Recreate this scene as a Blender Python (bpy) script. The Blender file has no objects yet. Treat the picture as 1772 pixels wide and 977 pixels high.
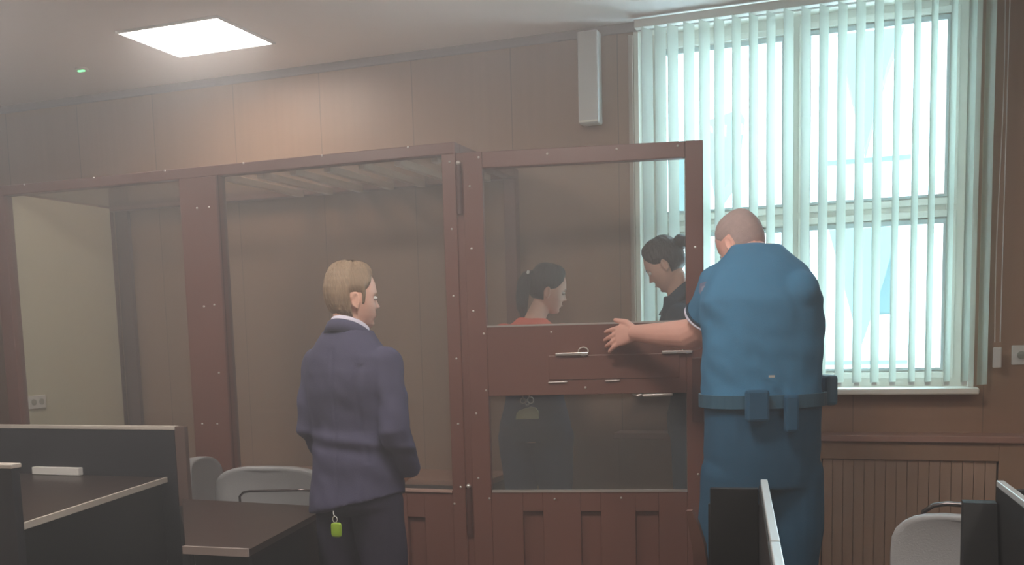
import bpy, bmesh, math, random
from mathutils import Vector, Matrix, noise
random.seed(4)
S = bpy.context.scene
COL = S.collection
PI = math.pi

# ------------------------------------------------------------------ camera
cam_d = bpy.data.cameras.new('camera')
cam = bpy.data.objects.new('camera', cam_d); COL.objects.link(cam)
yaw, pitch, roll = .34840, .11260, -.02661
fwd = Vector((-math.sin(yaw)*math.cos(pitch), math.cos(yaw)*math.cos(pitch), -math.sin(pitch)))
rgt = Vector((math.cos(yaw), math.sin(yaw), 0)); upv = rgt.cross(fwd)
r2 = rgt*math.cos(roll)+upv*math.sin(roll); u2 = -rgt*math.sin(roll)+upv*math.cos(roll)
m = Matrix((r2, u2, -fwd)).transposed().to_4x4(); m.translation = Vector((0, 0, 1.455))
cam.matrix_world = m
cam_d.sensor_fit = 'HORIZONTAL'; cam_d.sensor_width = 36
cam_d.lens = 1724.1/1772*36; cam_d.shift_y = (771.4-488.5)/1772
cam_d.clip_start = .02; cam_d.clip_end = 200
S.camera = cam
S.view_settings.view_transform = 'Standard'; S.view_settings.look = 'None'
S.view_settings.gamma = 1; S.view_settings.use_curve_mapping = False
S.view_settings.exposure = 1.25

# ------------------------------------------------------------------ world
w = bpy.data.worlds.new('sky'); S.world = w; w.use_nodes = True
bg = w.node_tree.nodes['Background']; bg.inputs[0].default_value = (.56, .82, 1.0, 1); bg.inputs[1].default_value = 5.6
LAMP = 7.5
LAMP_FILL = 22.0          # emission of the added, out-of-view fill panels
CEIL_LAMPS = [(-3.162, 4.305, LAMP), (-3.162, 2.3, LAMP_FILL), (-.90, 2.3, LAMP_FILL), (-3.162, -1.4, LAMP_FILL), (1.6, 1.0, LAMP_FILL)]

# ------------------------------------------------------------------ materials
def mat(name, col, rough=.5, metal=0, var=.08, scale=6, bump=0, bscale=60, stretch=None, spec=.5, emit=None, sub=None):
    M = bpy.data.materials.new(name); M.use_nodes = True
    nt = M.node_tree; N = nt.nodes; L = nt.links; b = N['Principled BSDF']
    tc = N.new('ShaderNodeTexCoord'); mp = N.new('ShaderNodeMapping'); L.new(tc.outputs['Object'], mp.inputs[0])
    if stretch: mp.inputs['Scale'].default_value = stretch
    nz = N.new('ShaderNodeTexNoise'); nz.inputs['Scale'].default_value = scale; nz.inputs['Detail'].default_value = 4
    L.new(mp.outputs[0], nz.inputs[0])
    mx = N.new('ShaderNodeMix'); mx.data_type = 'RGBA'
    mx.inputs[6].default_value = (*[c*(1-var) for c in col], 1); mx.inputs[7].default_value = (*[min(1, c*(1+var)) for c in col], 1)
    L.new(nz.outputs['Fac'], mx.inputs[0]); L.new(mx.outputs[2], b.inputs['Base Color'])
    b.inputs['Roughness'].default_value = rough; b.inputs['Metallic'].default_value = metal
    b.inputs['Specular IOR Level'].default_value = spec
    if bump:
        n2 = N.new('ShaderNodeTexNoise'); n2.inputs['Scale'].default_value = bscale; n2.inputs['Detail'].default_value = 3
        L.new(mp.outputs[0], n2.inputs[0])
        bp = N.new('ShaderNodeBump'); bp.inputs['Strength'].default_value = bump; bp.inputs['Distance'].default_value = .01
        L.new(n2.outputs['Fac'], bp.inputs['Height']); L.new(bp.outputs[0], b.inputs['Normal'])
    if emit:
        b.inputs['Emission Color'].default_value = (*emit[0], 1); b.inputs['Emission Strength'].default_value = emit[1]
    if sub: b.inputs['Subsurface Weight'].default_value = sub; b.inputs['Subsurface Radius'].default_value = (.01, .004, .003)
    return M

def wood_panel(name, c1, c2, seams=None):
    """veneered boards: fine vertical grain, thin dark seams at given spacing"""
    M = bpy.data.materials.new(name); M.use_nodes = True
    nt = M.node_tree; N = nt.nodes; L = nt.links; b = N['Principled BSDF']
    tc = N.new('ShaderNodeTexCoord'); mp = N.new('ShaderNodeMapping'); mp.inputs['Scale'].default_value = (22, 22, .55)
    L.new(tc.outputs['Object'], mp.inputs[0])
    nz = N.new('ShaderNodeTexNoise'); nz.inputs['Scale'].default_value = 1.6; nz.inputs['Detail'].default_value = 6; nz.inputs['Roughness'].default_value = .6
    L.new(mp.outputs[0], nz.inputs[0])
    cr = N.new('ShaderNodeMix'); cr.data_type = 'RGBA'; cr.inputs[6].default_value = (*c1, 1); cr.inputs[7].default_value = (*c2, 1)
    L.new(nz.outputs['Fac'], cr.inputs[0])
    out = cr.outputs[2]
    if seams:
        sp = N.new('ShaderNodeSeparateXYZ'); L.new(tc.outputs['Object'], sp.inputs[0])
        a = N.new('ShaderNodeMath'); a.operation = 'ADD'; a.inputs[1].default_value = seams[1]; L.new(sp.outputs['X'], a.inputs[0])
        md = N.new('ShaderNodeMath'); md.operation = 'PINGPONG'; md.inputs[1].default_value = seams[0]/2; L.new(a.outputs[0], md.inputs[0])
        lt = N.new('ShaderNodeMath'); lt.operation = 'LESS_THAN'; lt.inputs[1].default_value = .003; L.new(md.outputs[0], lt.inputs[0])
        m2 = N.new('ShaderNodeMix'); m2.data_type = 'RGBA'; m2.inputs[7].default_value = (*[c*.72 for c in c1], 1)
        L.new(lt.outputs[0], m2.inputs[0]); L.new(out, m2.inputs[6]); out = m2.outputs[2]
        # each board a slightly different tone
        fl = N.new('ShaderNodeMath'); fl.operation = 'DIVIDE'; fl.inputs[1].default_value = seams[0]; L.new(a.outputs[0], fl.inputs[0])
        f2 = N.new('ShaderNodeMath'); f2.operation = 'FLOOR'; L.new(fl.outputs[0], f2.inputs[0])
        wn = N.new('ShaderNodeTexWhiteNoise'); wn.noise_dimensions = '1D'; L.new(f2.outputs[0], wn.inputs['W'])
        mr = N.new('ShaderNodeMapRange'); mr.inputs[3].default_value = .93; mr.inputs[4].default_value = 1.05; L.new(wn.outputs[0], mr.inputs[0])
        hs = N.new('ShaderNodeHueSaturation'); L.new(mr.outputs[0], hs.inputs['Value']); L.new(out, hs.inputs['Color']); out = hs.outputs[0]
    L.new(out, b.inputs['Base Color']); b.inputs['Roughness'].default_value = .42
    return M

def glass_mat(name, tint=(.94, .95, .945), milk=.06, rough=.03):
    M = bpy.data.materials.new(name); M.use_nodes = True
    nt = M.node_tree; N = nt.nodes; L = nt.links; N.clear()
    o = N.new('ShaderNodeOutputMaterial'); tr = N.new('ShaderNodeBsdfTransparent'); tr.inputs[0].default_value = (*tint, 1)
    gl = N.new('ShaderNodeBsdfGlossy'); gl.inputs['Roughness'].default_value = rough
    df = N.new('ShaderNodeBsdfDiffuse'); df.inputs[0].default_value = (.75, .74, .72, 1)
    nz = N.new('ShaderNodeTexNoise'); nz.inputs['Scale'].default_value = 1.5
    mr = N.new('ShaderNodeMapRange'); mr.inputs[3].default_value = milk*.7; mr.inputs[4].default_value = milk*1.3; L.new(nz.outputs['Fac'], mr.inputs[0])
    m1 = N.new('ShaderNodeMixShader'); L.new(mr.outputs[0], m1.inputs[0]); L.new(tr.outputs[0], m1.inputs[1]); L.new(df.outputs[0], m1.inputs[2])
    fr = N.new('ShaderNodeFresnel'); fr.inputs[0].default_value = 1.45
    m2 = N.new('ShaderNodeMixShader'); ge = N.new('ShaderNodeNewGeometry'); iv_ = N.new('ShaderNodeMath'); iv_.operation = 'SUBTRACT'; iv_.inputs[0].default_value = 1
    L.new(ge.outputs['Backfacing'], iv_.inputs[1]); mu = N.new('ShaderNodeMath'); mu.operation = 'MULTIPLY'
    L.new(fr.outputs[0], mu.inputs[0]); L.new(iv_.outputs[0], mu.inputs[1])
    L.new(mu.outputs[0], m2.inputs[0]); L.new(m1.outputs[0], m2.inputs[1]); L.new(gl.outputs[0], m2.inputs[2])
    L.new(m2.outputs[0], o.inputs[0])
    return M

def emit_mat(name, col, s):
    M = bpy.data.materials.new(name); M.use_nodes = True; N = M.node_tree.nodes; N.clear()
    o = N.new('ShaderNodeOutputMaterial'); e = N.new('ShaderNodeEmission'); e.inputs[0].default_value = (*col, 1); e.inputs[1].default_value = s
    M.node_tree.links.new(e.outputs[0], o.inputs[0]); return M

def blind_mat(name, col, tr=.45):
    M = bpy.data.materials.new(name); M.use_nodes = True
    nt = M.node_tree; N = nt.nodes; L = nt.links; N.clear()
    o = N.new('ShaderNodeOutputMaterial'); d = N.new('ShaderNodeBsdfDiffuse'); t = N.new('ShaderNodeBsdfTranslucent')
    nz = N.new('ShaderNodeTexNoise'); nz.inputs['Scale'].default_value = 120
    mx = N.new('ShaderNodeMix'); mx.data_type = 'RGBA'; mx.inputs[6].default_value = (*[c*.94 for c in col], 1); mx.inputs[7].default_value = (*col, 1)
    L.new(nz.outputs['Fac'], mx.inputs[0]); L.new(mx.outputs[2], d.inputs[0]); L.new(mx.outputs[2], t.inputs[0])
    ms = N.new('ShaderNodeMixShader'); ms.inputs[0].default_value = tr; L.new(d.outputs[0], ms.inputs[1]); L.new(t.outputs[0], ms.inputs[2])
    L.new(ms.outputs[0], o.inputs[0]); return M

M_WALL = wood_panel('wall_veneer', (.34, .205, .130), (.43, .27, .18), (.5615, .0845))
M_WALL2 = wood_panel('side_wall_veneer', (.33, .20, .13), (.41, .265, .18))
M_CEIL = mat('ceiling_plaster', (.86, .79, .74), .9, var=.03, scale=2, bump=.05, bscale=80)
M_FLOOR = mat('floor_laminate', (.30, .22, .17), .35, var=.25, scale=3, stretch=(1, 9, 1))
M_BROWN = mat('brown_painted_steel', (.205, .090, .068), .38, var=.06, scale=5, bump=.03, bscale=300)
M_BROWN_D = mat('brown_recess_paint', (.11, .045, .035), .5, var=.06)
M_ROOFTAN = mat('tan_steel_bar', (.72, .58, .46), .35, var=.06)
M_BEIGE = mat('beige_panel', (.78, .75, .58), .55, var=.05, scale=2)
M_BENCH = mat('bench_wood', (.42, .20, .13), .4, var=.12, stretch=(1, 12, 12))
M_GLASS = glass_mat('dock_glass')
M_ROOFILTER = glass_mat('roof_light_filter', (.80, .74, .68), .08, .2)  # made-up roof tint, set to dim the lamp light inside the dock
M_WGLASS = glass_mat('window_glass', (.97, .99, .99), .01, .01)
M_PVC = mat('white_pvc', (.92, .90, .82), .35, var=.02)
M_PVCG = mat('grey_gasket', (.58, .64, .64), .6, var=.05)
M_SLAT = blind_mat('blind_fabric', (.84, .86, .80), .5)
M_WHITE = mat('white_plastic', (.72, .72, .70), .4, var=.03)
M_ZINC = mat('zinc_screw', (.85, .82, .78), .3, metal=.6, var=.05)
M_ALU = mat('brushed_aluminium', (.80, .74, .70), .32, metal=.7, var=.05, stretch=(1, 1, 30))
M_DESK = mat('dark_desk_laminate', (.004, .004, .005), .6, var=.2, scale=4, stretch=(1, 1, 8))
M_DTOP = mat('brown_desk_top', (.045, .030, .026), .33, var=.15, scale=3, stretch=(8, 1, 1))
M_DEDGE = mat('pale_desk_edge', (.62, .56, .50), .4, var=.05)
M_EDGE2 = mat('silver_edge_strip', (.72, .78, .80), .3, metal=.4, var=.04)
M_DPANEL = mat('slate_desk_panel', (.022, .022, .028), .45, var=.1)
M_BLACK = mat('black_rubber', (.012, .012, .013), .6)
M_CHAIR = mat('grey_leatherette', (.40, .40, .41), .55, var=.06, scale=8, bump=.15, bscale=200)
M_TUBE = mat('dark_chrome_tube', (.12, .10, .10), .2, metal=.8)
M_SKIN = mat('skin_fair', (.80, .47, .36), .5, var=.07, scale=14, bump=.04, bscale=250, sub=.05)
M_SKIN2 = mat('skin_ruddy', (.86, .47, .38), .5, var=.08, scale=14, bump=.04, bscale=250, sub=.05)
M_HAIRB = mat('hair_sandy', (.30, .205, .125), .55, var=.35, scale=5, stretch=(40, 40, 5), bump=.5, bscale=5)
M_HAIRD = mat('hair_dark', (.018, .018, .022), .45, var=.35, scale=5, stretch=(40, 40, 5), bump=.5, bscale=5)
M_STUB = mat('hair_cropped', (.46, .34, .32), .8, var=.15, scale=60, bump=.3, bscale=300)
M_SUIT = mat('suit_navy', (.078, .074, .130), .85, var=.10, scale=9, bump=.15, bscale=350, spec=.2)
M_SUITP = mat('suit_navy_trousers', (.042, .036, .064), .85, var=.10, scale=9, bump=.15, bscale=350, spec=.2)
M_SHIRT = mat('shirt_lilac', (.72, .68, .82), .7, var=.03)
M_UNI = mat('uniform_veil_blue', (.060, .205, .36), .8, var=.10, scale=7, bump=.15, bscale=350, spec=.2)  # blue lens veil put into the colour of a dark shirt
M_UNIP = mat('uniform_trousers', (.030, .10, .18), .85, var=.12, scale=7, bump=.15, bscale=350, spec=.2)  # same blue veil put into the trouser colour
M_UNID = mat('uniform_dark', (.030, .055, .085), .85, var=.1, bump=.15, bscale=350, spec=.2)
M_BELT = mat('belt_leather', (.038, .11, .17), .45, var=.1)
M_RED = mat('coral_top', (.95, .17, .10), .8, var=.06, bump=.1, bscale=300)
M_JEAN = mat('jeans_dark_blue', (.035, .052, .095), .85, var=.25, scale=12, bump=.2, bscale=400, spec=.2)
M_SHOE = mat('black_leather_shoe', (.02, .018, .018), .35)
M_EYE = mat('eye_white', (.75, .72, .70), .2, var=.02)
M_IRIS = mat('iris_dark', (.03, .03, .03), .2)
M_LIPS = mat('lips', (.62, .28, .24), .5)
M_GREEN = mat('lime_plastic', (.30, .48, .03), .4, var=.05)
M_TAG = mat('pale_green_tag', (.68, .72, .45), .6, var=.05)
M_PAPER = mat('white_paper', (.90, .88, .85), .7, var=.02)
M_FAC = mat('facade_render', (.90, .91, .90), .9, var=.04, scale=.6)
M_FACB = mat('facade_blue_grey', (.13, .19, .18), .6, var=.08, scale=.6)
M_FACO = mat('reflection_orange', (.42, .20, .14), .8, var=.08)

# ------------------------------------------------------------------ mesh helpers
class MB:
    def __init__(s): s.v = []; s.f = []
    def add(s, vs, fs):
        o = len(s.v); s.v += [Vector(v) for v in vs]; s.f += [tuple(i+o for i in f) for f in fs]; return s
    def box(s, x0, x1, y0, y1, z0, z1, M=None):
        vs = [Vector((x, y, z)) for z in (z0, z1) for y in (y0, y1) for x in (x0, x1)]
        if M: vs = [M @ v for v in vs]
        return s.add(vs, [(0, 2, 3, 1), (4, 5, 7, 6), (0, 1, 5, 4), (2, 6, 7, 3), (0, 4, 6, 2), (1, 3, 7, 5)])
    def loft(s, rings, closed=False):
        n = len(rings[0]); vs = [p for r in rings for p in r]; fs = []
        K = len(rings)
        for i in range(K if closed else K-1):
            j = (i+1) % K
            for k in range(n):
                l = (k+1) % n; fs.append((i*n+k, i*n+l, j*n+l, j*n+k))
        if not closed:
            fs.append(tuple(range(n))[::-1]); fs.append(tuple((K-1)*n+k for k in range(n)))
        return s.add(vs, fs)
    def tube(s, pts, rad, n=12, caps=True, closed=False):
        pts = [Vector(p) for p in pts]; rad = rad if isinstance(rad, (list, tuple)) else [rad]*len(pts)
        K = len(pts); rings = []; prev = None
        def frame(t, prev):
            a = prev if prev else (Vector((0, 0, 1)) if abs(t.z) < .9 else Vector((1, 0, 0)))
            u = (a-t*a.dot(t)); u = u.normalized() if u.length > 1e-6 else t.orthogonal().normalized(); return u
        for i, p in enumerate(pts):
            if closed: t = (pts[(i+1) % K]-pts[i-1]).normalized()
            else: t = (pts[min(i+1, K-1)]-pts[max(i-1, 0)]).normalized()
            u = frame(t, prev); prev = u; v = t.cross(u)
            if not closed and caps and i == 0:
                for q in (.15, .5, .85): 
                    c = math.sin(q*PI/2); rings.append([p-t*rad[0]*math.cos(q*PI/2)+(u*math.cos(2*PI*k/n)+v*math.sin(2*PI*k/n))*rad[0]*c for k in range(n)])
            rings.append([p+(u*math.cos(2*PI*k/n)+v*math.sin(2*PI*k/n))*rad[i] for k in range(n)])
            if not closed and caps and i == K-1:
                for q in (.85, .5, .15):
                    c = math.sin(q*PI/2); rings.append([p+t*rad[i]*math.cos(q*PI/2)+(u*math.cos(2*PI*k/n)+v*math.sin(2*PI*k/n))*rad[i]*c for k in range(n)])
        return s.loft(rings, closed)
    def cyl(s, a, b, r, n=20): return s.tube([a, b], r, n, caps=False)
    def ell(s, c, rx, ry, rz, M=None, n=20, k=12):
        rings = []
        for i in range(1, k):
            th = PI*i/k
            rings.append([Vector((rx*math.sin(th)*math.cos(2*PI*j/n), ry*math.sin(th)*math.sin(2*PI*j/n), -rz*math.cos(th))) for j in range(n)])
        rings = [[(M @ p if M else p)+Vector(c) for p in r] for r in rings]
        return s.loft(rings)
    def prism(s, pts, axis, a, b):
        """outline of 2-D points extruded along axis ('x','y','z') from a to b"""
        def P(p, t): return {'x': (t, p[0], p[1]), 'y': (p[0], t, p[1]), 'z': (p[0], p[1], t)}[axis]
        n = len(pts); vs = [P(p, a) for p in pts]+[P(p, b) for p in pts]
        fs = [tuple(range(n)), tuple(range(2*n-1, n-1, -1))]+[(k, n+k, n+(k+1) % n, (k+1) % n) for k in range(n)]
        return s.add(vs, fs)
    def build(s, name, M, parent=None, smooth=False, bevel=0, local=False, kind=None, label=None):
        me = bpy.data.meshes.new(name)
        vs = s.v
        if parent is not None and not local:
            iv = WM[parent.name].inverted(); vs = [iv @ v for v in vs]
        me.from_pydata([tuple(v) for v in vs], [], s.f)
        bm = bmesh.new(); bm.from_mesh(me); bmesh.ops.recalc_face_normals(bm, faces=bm.faces)
        bm.to_mesh(me); bm.free()
        if smooth:
            for p in me.polygons: p.use_smooth = True
        o = bpy.data.objects.new(name, me); COL.objects.link(o); me.materials.append(M)
        if bevel:
            b = o.modifiers.new('bevel', 'BEVEL'); b.width = bevel; b.segments = 2; b.limit_method = 'ANGLE'
        if parent is not None: o.parent = parent
        WM[o.name] = (WM[parent.name].copy() if parent is not None else Matrix.Identity(4))
        if kind: o['kind'] = kind
        if label: o['label'] = label
        return o
WM = {}
def tag(o, label, cat, group=None):
    o['label'] = label; o['category'] = cat
    if group: o['group'] = group
    return o
def empty(name, loc, rz=0):
    o = bpy.data.objects.new(name, None); COL.objects.link(o); o.location = loc; o.rotation_euler = (0, 0, rz)
    o.empty_display_size = .1
    WM[o.name] = Matrix.Translation(Vector(loc)) @ Matrix.Rotation(rz, 4, 'Z'); return o
def box(*a, **k): return MB().box(*a, **k)
def copy_part(o, parent, loc):
    c = o.copy(); COL.objects.link(c); c.parent = parent; c.location = loc; return c

YF, YW, HC = 4.14, 5.0, 2.951

# ------------------------------------------------------------------ room shell
XL, XR, YB = -6.5, 2.3, -3.4
box(XL-.1, XR+.1, YB-.1, YW+.3, -.1, 0).build('floor', M_FLOOR, kind='structure')
box(XL-.1, XR+.1, YB-.1, YW+.3, HC, HC+.1).build('ceiling', M_CEIL, kind='structure')
WX0, WX1, WZ0, WZ1 = -1.105, .415, 1.125, 2.905
wb = MB().box(XL-.1, WX0, YW, YW+.3, 0, HC).box(WX1, XR+.1, YW, YW+.3, 0, HC).box(WX0, WX1, YW, YW+.3, 0, WZ0).box(WX0, WX1, YW, YW+.3, WZ1, HC)
wb.build('wall_back', M_WALL, kind='structure')
box(XL-.1, XL, YB, YW, 0, HC).build('wall_left', M_WALL2, kind='structure')
box(XR, XR+.1, YB, YW, 0, HC).build('wall_right', M_WALL2, kind='structure')
box(XL, XR, YB-.1, YB, 0, HC).build('wall_front', M_WALL2, kind='structure')
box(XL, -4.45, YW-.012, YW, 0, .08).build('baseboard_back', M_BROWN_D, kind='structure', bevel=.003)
box(-1.150, -1.128, YW-.018, YW, 1.128, HC-.06).build('trim_1', mat('wood_trim', (.50, .42, .36), .4), kind='structure', bevel=.003)
box(XL, XR, YW-.012, YW, HC-.045, HC).build('trim_2', mat('cornice_wood', (.30, .25, .24), .6), kind='structure', bevel=.003)

# ------------------------------------------------------------------ window
def rect_ring(x0, x1, z0, z1, wl, wr, wb_, wt, y0, y1):
    return MB().box(x0, x0+wl, y0, y1, z0, z1).box(x1-wr, x1, y0, y1, z0, z1).box(x0+wl, x1-wr, y0, y1, z0, z0+wb_).box(x0+wl, x1-wr, y0, y1, z1-wt, z1)
GY = 5.10
# sash openings (glass) : x0,x1,z0,z1
panes = [(-.99, -.415, 2.03, 2.815), (-.30, .307, 2.03, 2.825), (-.99, -.415, 1.235, 1.925), (-.30, .307, 1.235, 1.925)]
fr = MB()
fr.box(WX0, -.99, GY-.02, GY+.06, WZ0, WZ1).box(.307, WX1, GY-.02, GY+.06, WZ0, WZ1).box(-.415, -.30, GY-.02, GY+.06, WZ0, WZ1)
for a, b in ((-.99, -.415), (-.30, .307)):
    fr.box(a, b, GY-.02, GY+.06, WZ0, 1.235).box(a, b, GY-.02, GY+.06, 1.925, 2.03).box(a, b, GY-.02, GY+.06, 2.82, WZ1)
win = fr.build('window_1', M_PVC, kind='structure', bevel=.003)
for (a, b, c, d) in panes:
    g = rect_ring(a-.003, b+.003, c-.003, d+.003, .012, .012, .012, .022, GY-.03, GY-.018).build('gasket', M_PVCG, win)
    rect_ring(a-.045, b+.045, c-.04, d+.04, .036, .036, .030, .030, GY-.040, GY-.021).build('sash', M_PVC, win, bevel=.004)
    box(a, b, GY, GY+.012, c, d).build('pane', M_WGLASS, win)
rv = MB().box(WX0-.02, WX0+.003, YW-.004, GY-.02, WZ0, WZ1).box(WX1-.003, WX1+.02, YW-.004, GY-.02, WZ0, WZ1).box(WX0, WX1, YW-.004, GY-.02, WZ1-.003, WZ1+.02)
rv.build('window_reveal', M_PVC, win)
box(-1.135, .452, 4.905, GY-.02, 1.128, 1.156).build('window_sill', M_PVC, win, bevel=.006)
box(-.405, -.355, GY-.055, GY-.04, 1.62, 1.66).build('window_handle', M_WHITE, win, bevel=.004)

# facade across the yard, seen between the slats
FY = 11.5
fac = empty('building', (0, FY, -6))
fw = MB().box(-9, 8, FY, FY+3, -6, 9.5)
fw.build('wall', M_FAC, fac)
def fwin(x0, x1, z0, z1):
    f = rect_ring(x0-.08, x1+.08, z0-.08, z1+.08, .08, .08, .08, .08, FY-.04, FY+.02).build('window_frame', M_FAC, fac)
    box(x0, x1, FY-.02, FY, z0, z1).build('window_pane', M_FACB, f)
fwin(.02, .2, 1.55, 2.3); fwin(-2.6, -1.9, 2.6, 3.5)
# slanting blue-grey wedges standing in for overhang shadows on the facade
def wedge(pts): MB().prism(pts, 'y', FY-.55, FY+.01).build('shadow_wedge', M_FACB, fac)
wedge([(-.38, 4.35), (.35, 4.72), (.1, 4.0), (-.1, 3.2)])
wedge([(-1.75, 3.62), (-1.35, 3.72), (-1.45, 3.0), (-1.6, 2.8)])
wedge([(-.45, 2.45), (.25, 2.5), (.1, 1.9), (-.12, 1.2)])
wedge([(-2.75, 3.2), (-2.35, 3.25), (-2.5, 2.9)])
box(-.5, .35, FY-.1, FY, 1.02, 1.06).build('cornice', M_FACB, fac)
box(-.5, .35, FY-.1, FY, 3.15, 3.19).build('cornice', M_FACB, fac)
tag(fac, 'bright white building across the yard behind the blind slats', 'building')
col_ = box(.545, .590, 10.0, 10.15, -6, 9).build('brick_reflection', M_FACO, fac, label='orange vertical strip in place of a brick reflection')  # solid strip added in place of an orange brick reflection

# vertical blind
bl = empty('vertical_blind', (-.3, 4.93, 2.90))
box(-1.10, .50, 4.90, 4.945, 2.895, 2.935).build('headrail', M_PVC, bl, bevel=.004)
xs = [-1.043, -.978, -.918, -.841, -.768, -.699, -.619, -.541, -.462, -.383, -.306, -.227, -.147, -.069, .008, .087, .168, .238, .317, .391]
def slat(x, ang, z0, z1, wd=.086, name='slat', sx=0):
    A = math.radians(ang); R = []
    n = 6
    for z in (z0, z1):
        top = []
        for sgn in (1, -1):
            rng = range(n+1) if sgn == 1 else range(n, -1, -1)
            for i in rng:
                t = i/n-.5; bow = .004*(1-4*t*t)+sgn*.0006
                px = t*wd; py = bow
                top.append(Vector((x+px*math.cos(A)-py*math.sin(A)+(sx if z == z0 else 0), 4.925+px*math.sin(A)+py*math.cos(A), z)))
        R.append(top)
    return MB().loft(R).build(name, M_SLAT, bl)
for i, x in enumerate(xs):
    a = 66+random.uniform(-4, 4)
    s_ = slat(x, a, 1.185, 2.895)
    MB().box(x-.012, x+.012, 4.923, 4.927, 1.17, 1.185, ).build('slat_weight', M_WHITE, s_)
slat(.463, 52, 1.17, 2.90, .075)
ch = []
for t in range(0, 41):
    z = 2.90-(2.90-1.36)*t/40; ch.append((.514+.006*math.sin(t*.15), 4.935, z))
MB().tube(ch, .0022, 6).build('bead_chain', M_WHITE, bl)
ch = [(.534-.000*t, 4.935, 2.90-(2.90-1.36)*t/40) for t in range(41)]
MB().tube(ch, .0022, 6).build('bead_chain', M_WHITE, bl)
box(.506, .541, 4.925, 4.945, 1.245, 1.335).build('chain_weight', M_WHITE, bl, bevel=.004)
tag(bl, 'white vertical blind with open slats hanging in front of the bright window', 'blind')

# radiator cover / boxed ledge under the window
rc = empty('radiator_cover', (.4, 4.93, 0))
box(-1.22, XR-.01, 4.85, YW-.001, .915, .945).build('top_ledge', mat('red_brown_ledge', (.42, .24, .19), .35, var=.1, stretch=(.3, 8, 8)), rc, bevel=.004)
MB().box(-1.20, -.22, 4.875, YW-.001, 0, .915).box(-.22, .535, 4.875, YW-.001, .83, .915).box(.535, XR-.02, 4.875, YW-.001, 0, .915).box(-.22, .535, 4.875, YW-.001, 0, .12).build('frame', M_WALL2, rc, bevel=.003)
lp = MB()
for i in range(16):
    x0 = -.215+i*.0466; lp.box(x0, x0+.0440, 4.893, 4.905, .12, .83)
lp.build('slatted_panel', wood_panel('lighter_veneer', (.42, .28, .20), (.52, .36, .27)), rc)
tag(rc, 'boxed-in wood ledge with lighter slatted panel under the window', 'radiator cover')

# wall fittings
wbx = empty('wall_speaker', (-1.335, 4.95, 2.70))
box(-1.385, -1.282, 4.90, 4.985, 2.475, 2.915).build('case', M_WHITE, wbx, bevel=.008)
box(-1.381, -1.286, 4.896, 4.901, 2.479, 2.489).build('bottom_rim', M_PVC, wbx, bevel=.001)
box(-1.36, -1.31, 4.98, YW, 2.55, 2.85).build('bracket', M_BLACK, wbx)
tag(wbx, 'tall narrow white box mounted high on the wood wall left of the window', 'wall unit')
so = empty('wall_socket', (.62, YW, 1.295))
box(.588, .665, 4.985, YW, 1.255, 1.342).build('plate', M_WHITE, so, bevel=.004)
MB().cyl((.627, 4.979, 1.298), (.627, 4.986, 1.298), .018).build('socket_well', mat('socket_grey', (.30, .32, .28), .5), so)
tag(so, 'white socket on the wall right of the blind chain', 'socket')

# ceiling lights: the dock panel, then unseen fill panels added to brighten the room
def ceiling_light(x, y, e, label, vis):
    t = empty('ceiling_light', (x, y, HC))
    hx, hy = .283, .228
    rect_ring(x-hx-.012, x+hx+.012, y-hy-.012, y+hy+.012, .012, .012, .012, .012, HC-.012, HC-.001)
    f = MB().box(x-hx-.012, x-hx, y-hy-.012, y+hy+.012, HC-.012, HC).box(x+hx, x+hx+.012, y-hy-.012, y+hy+.012, HC-.012, HC)
    f.box(x-hx, x+hx, y-hy-.012, y-hy, HC-.012, HC).box(x-hx, x+hx, y+hy, y+hy+.012, HC-.012, HC)
    f.build('frame', M_WHITE, t, bevel=.002)
    box(x-hx, x+hx, y-hy, y+hy, HC-.008, HC-.001).build('diffuser', emit_mat('panel_glow', (1, .925, .85), e), t)
    tag(t, label, 'ceiling light')
ceiling_light(*CEIL_LAMPS[0], 'glowing square ceiling panel above the glass dock', True)
for k, a in enumerate(CEIL_LAMPS[1:]):
    ceiling_light(*a, ['added fill panel on the ceiling over the left desks', 'added fill panel on the ceiling over the right desks', 'added fill panel on the ceiling at the rear left of the room', 'added fill panel on the ceiling at the rear right of the room'][k], False)
sd = empty('smoke_detector', (-4.076, 4.513, HC))
MB().cyl((-4.076, 4.513, HC-.012), (-4.076, 4.513, HC), .035, 28).build('base', M_CEIL, sd, bevel=.003)
box(-4.096, -4.056, 4.503, 4.517, HC-.018, HC-.011).build('indicator', emit_mat('green_led', (.15, .9, .3), 1.1), sd)
tag(sd, 'small round ceiling sensor with a green indicator light', 'smoke detector')

# ------------------------------------------------------------------ the dock
dk = empty('defendant_dock', (-3.0, 4.57, 0))
DX0, DX1 = -4.40, -1.735
PY0, PY1 = YF, YF+.06
box(DX0, DX1, PY0, PY1, 2.245, 2.295).build('top_beam', M_BROWN, dk, bevel=.004)
box(DX0, DX1, PY0, YW-.01, 2.245-.0, 2.246).build('upper_seal', M_BROWN, dk) if False else None
for (a, b, nm) in ((DX0, -4.316, 'post'), (-3.20, -2.972, 'post'), (-1.80, DX1, 'post')):
    box(a, b, PY0+.0005, PY1, 0, 2.245).build(nm, M_BROWN, dk, bevel=.004)
box(-2.981, -2.970, PY0-.006, PY0+.002, .746, 2.245).build('glazing_strip', M_BROWN_D, dk)
box(-1.80, DX1, YW-.075, YW-.015, 0, 2.245).build('post', M_BROWN, dk, bevel=.004)
box(DX0, DX0+.06, YW-.075, YW-.015, 0, 2.245).build('post', M_BROWN, dk, bevel=.004)
box(-4.31, -4.22, YW-.04, YW-.012, 0, 2.245).build('post', M_BROWN_D, dk)
MB().box(-1.80, DX1, PY1, YW-.075, 2.245, 2.295).build('side_beam', M_BROWN, dk, bevel=.004)
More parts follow.
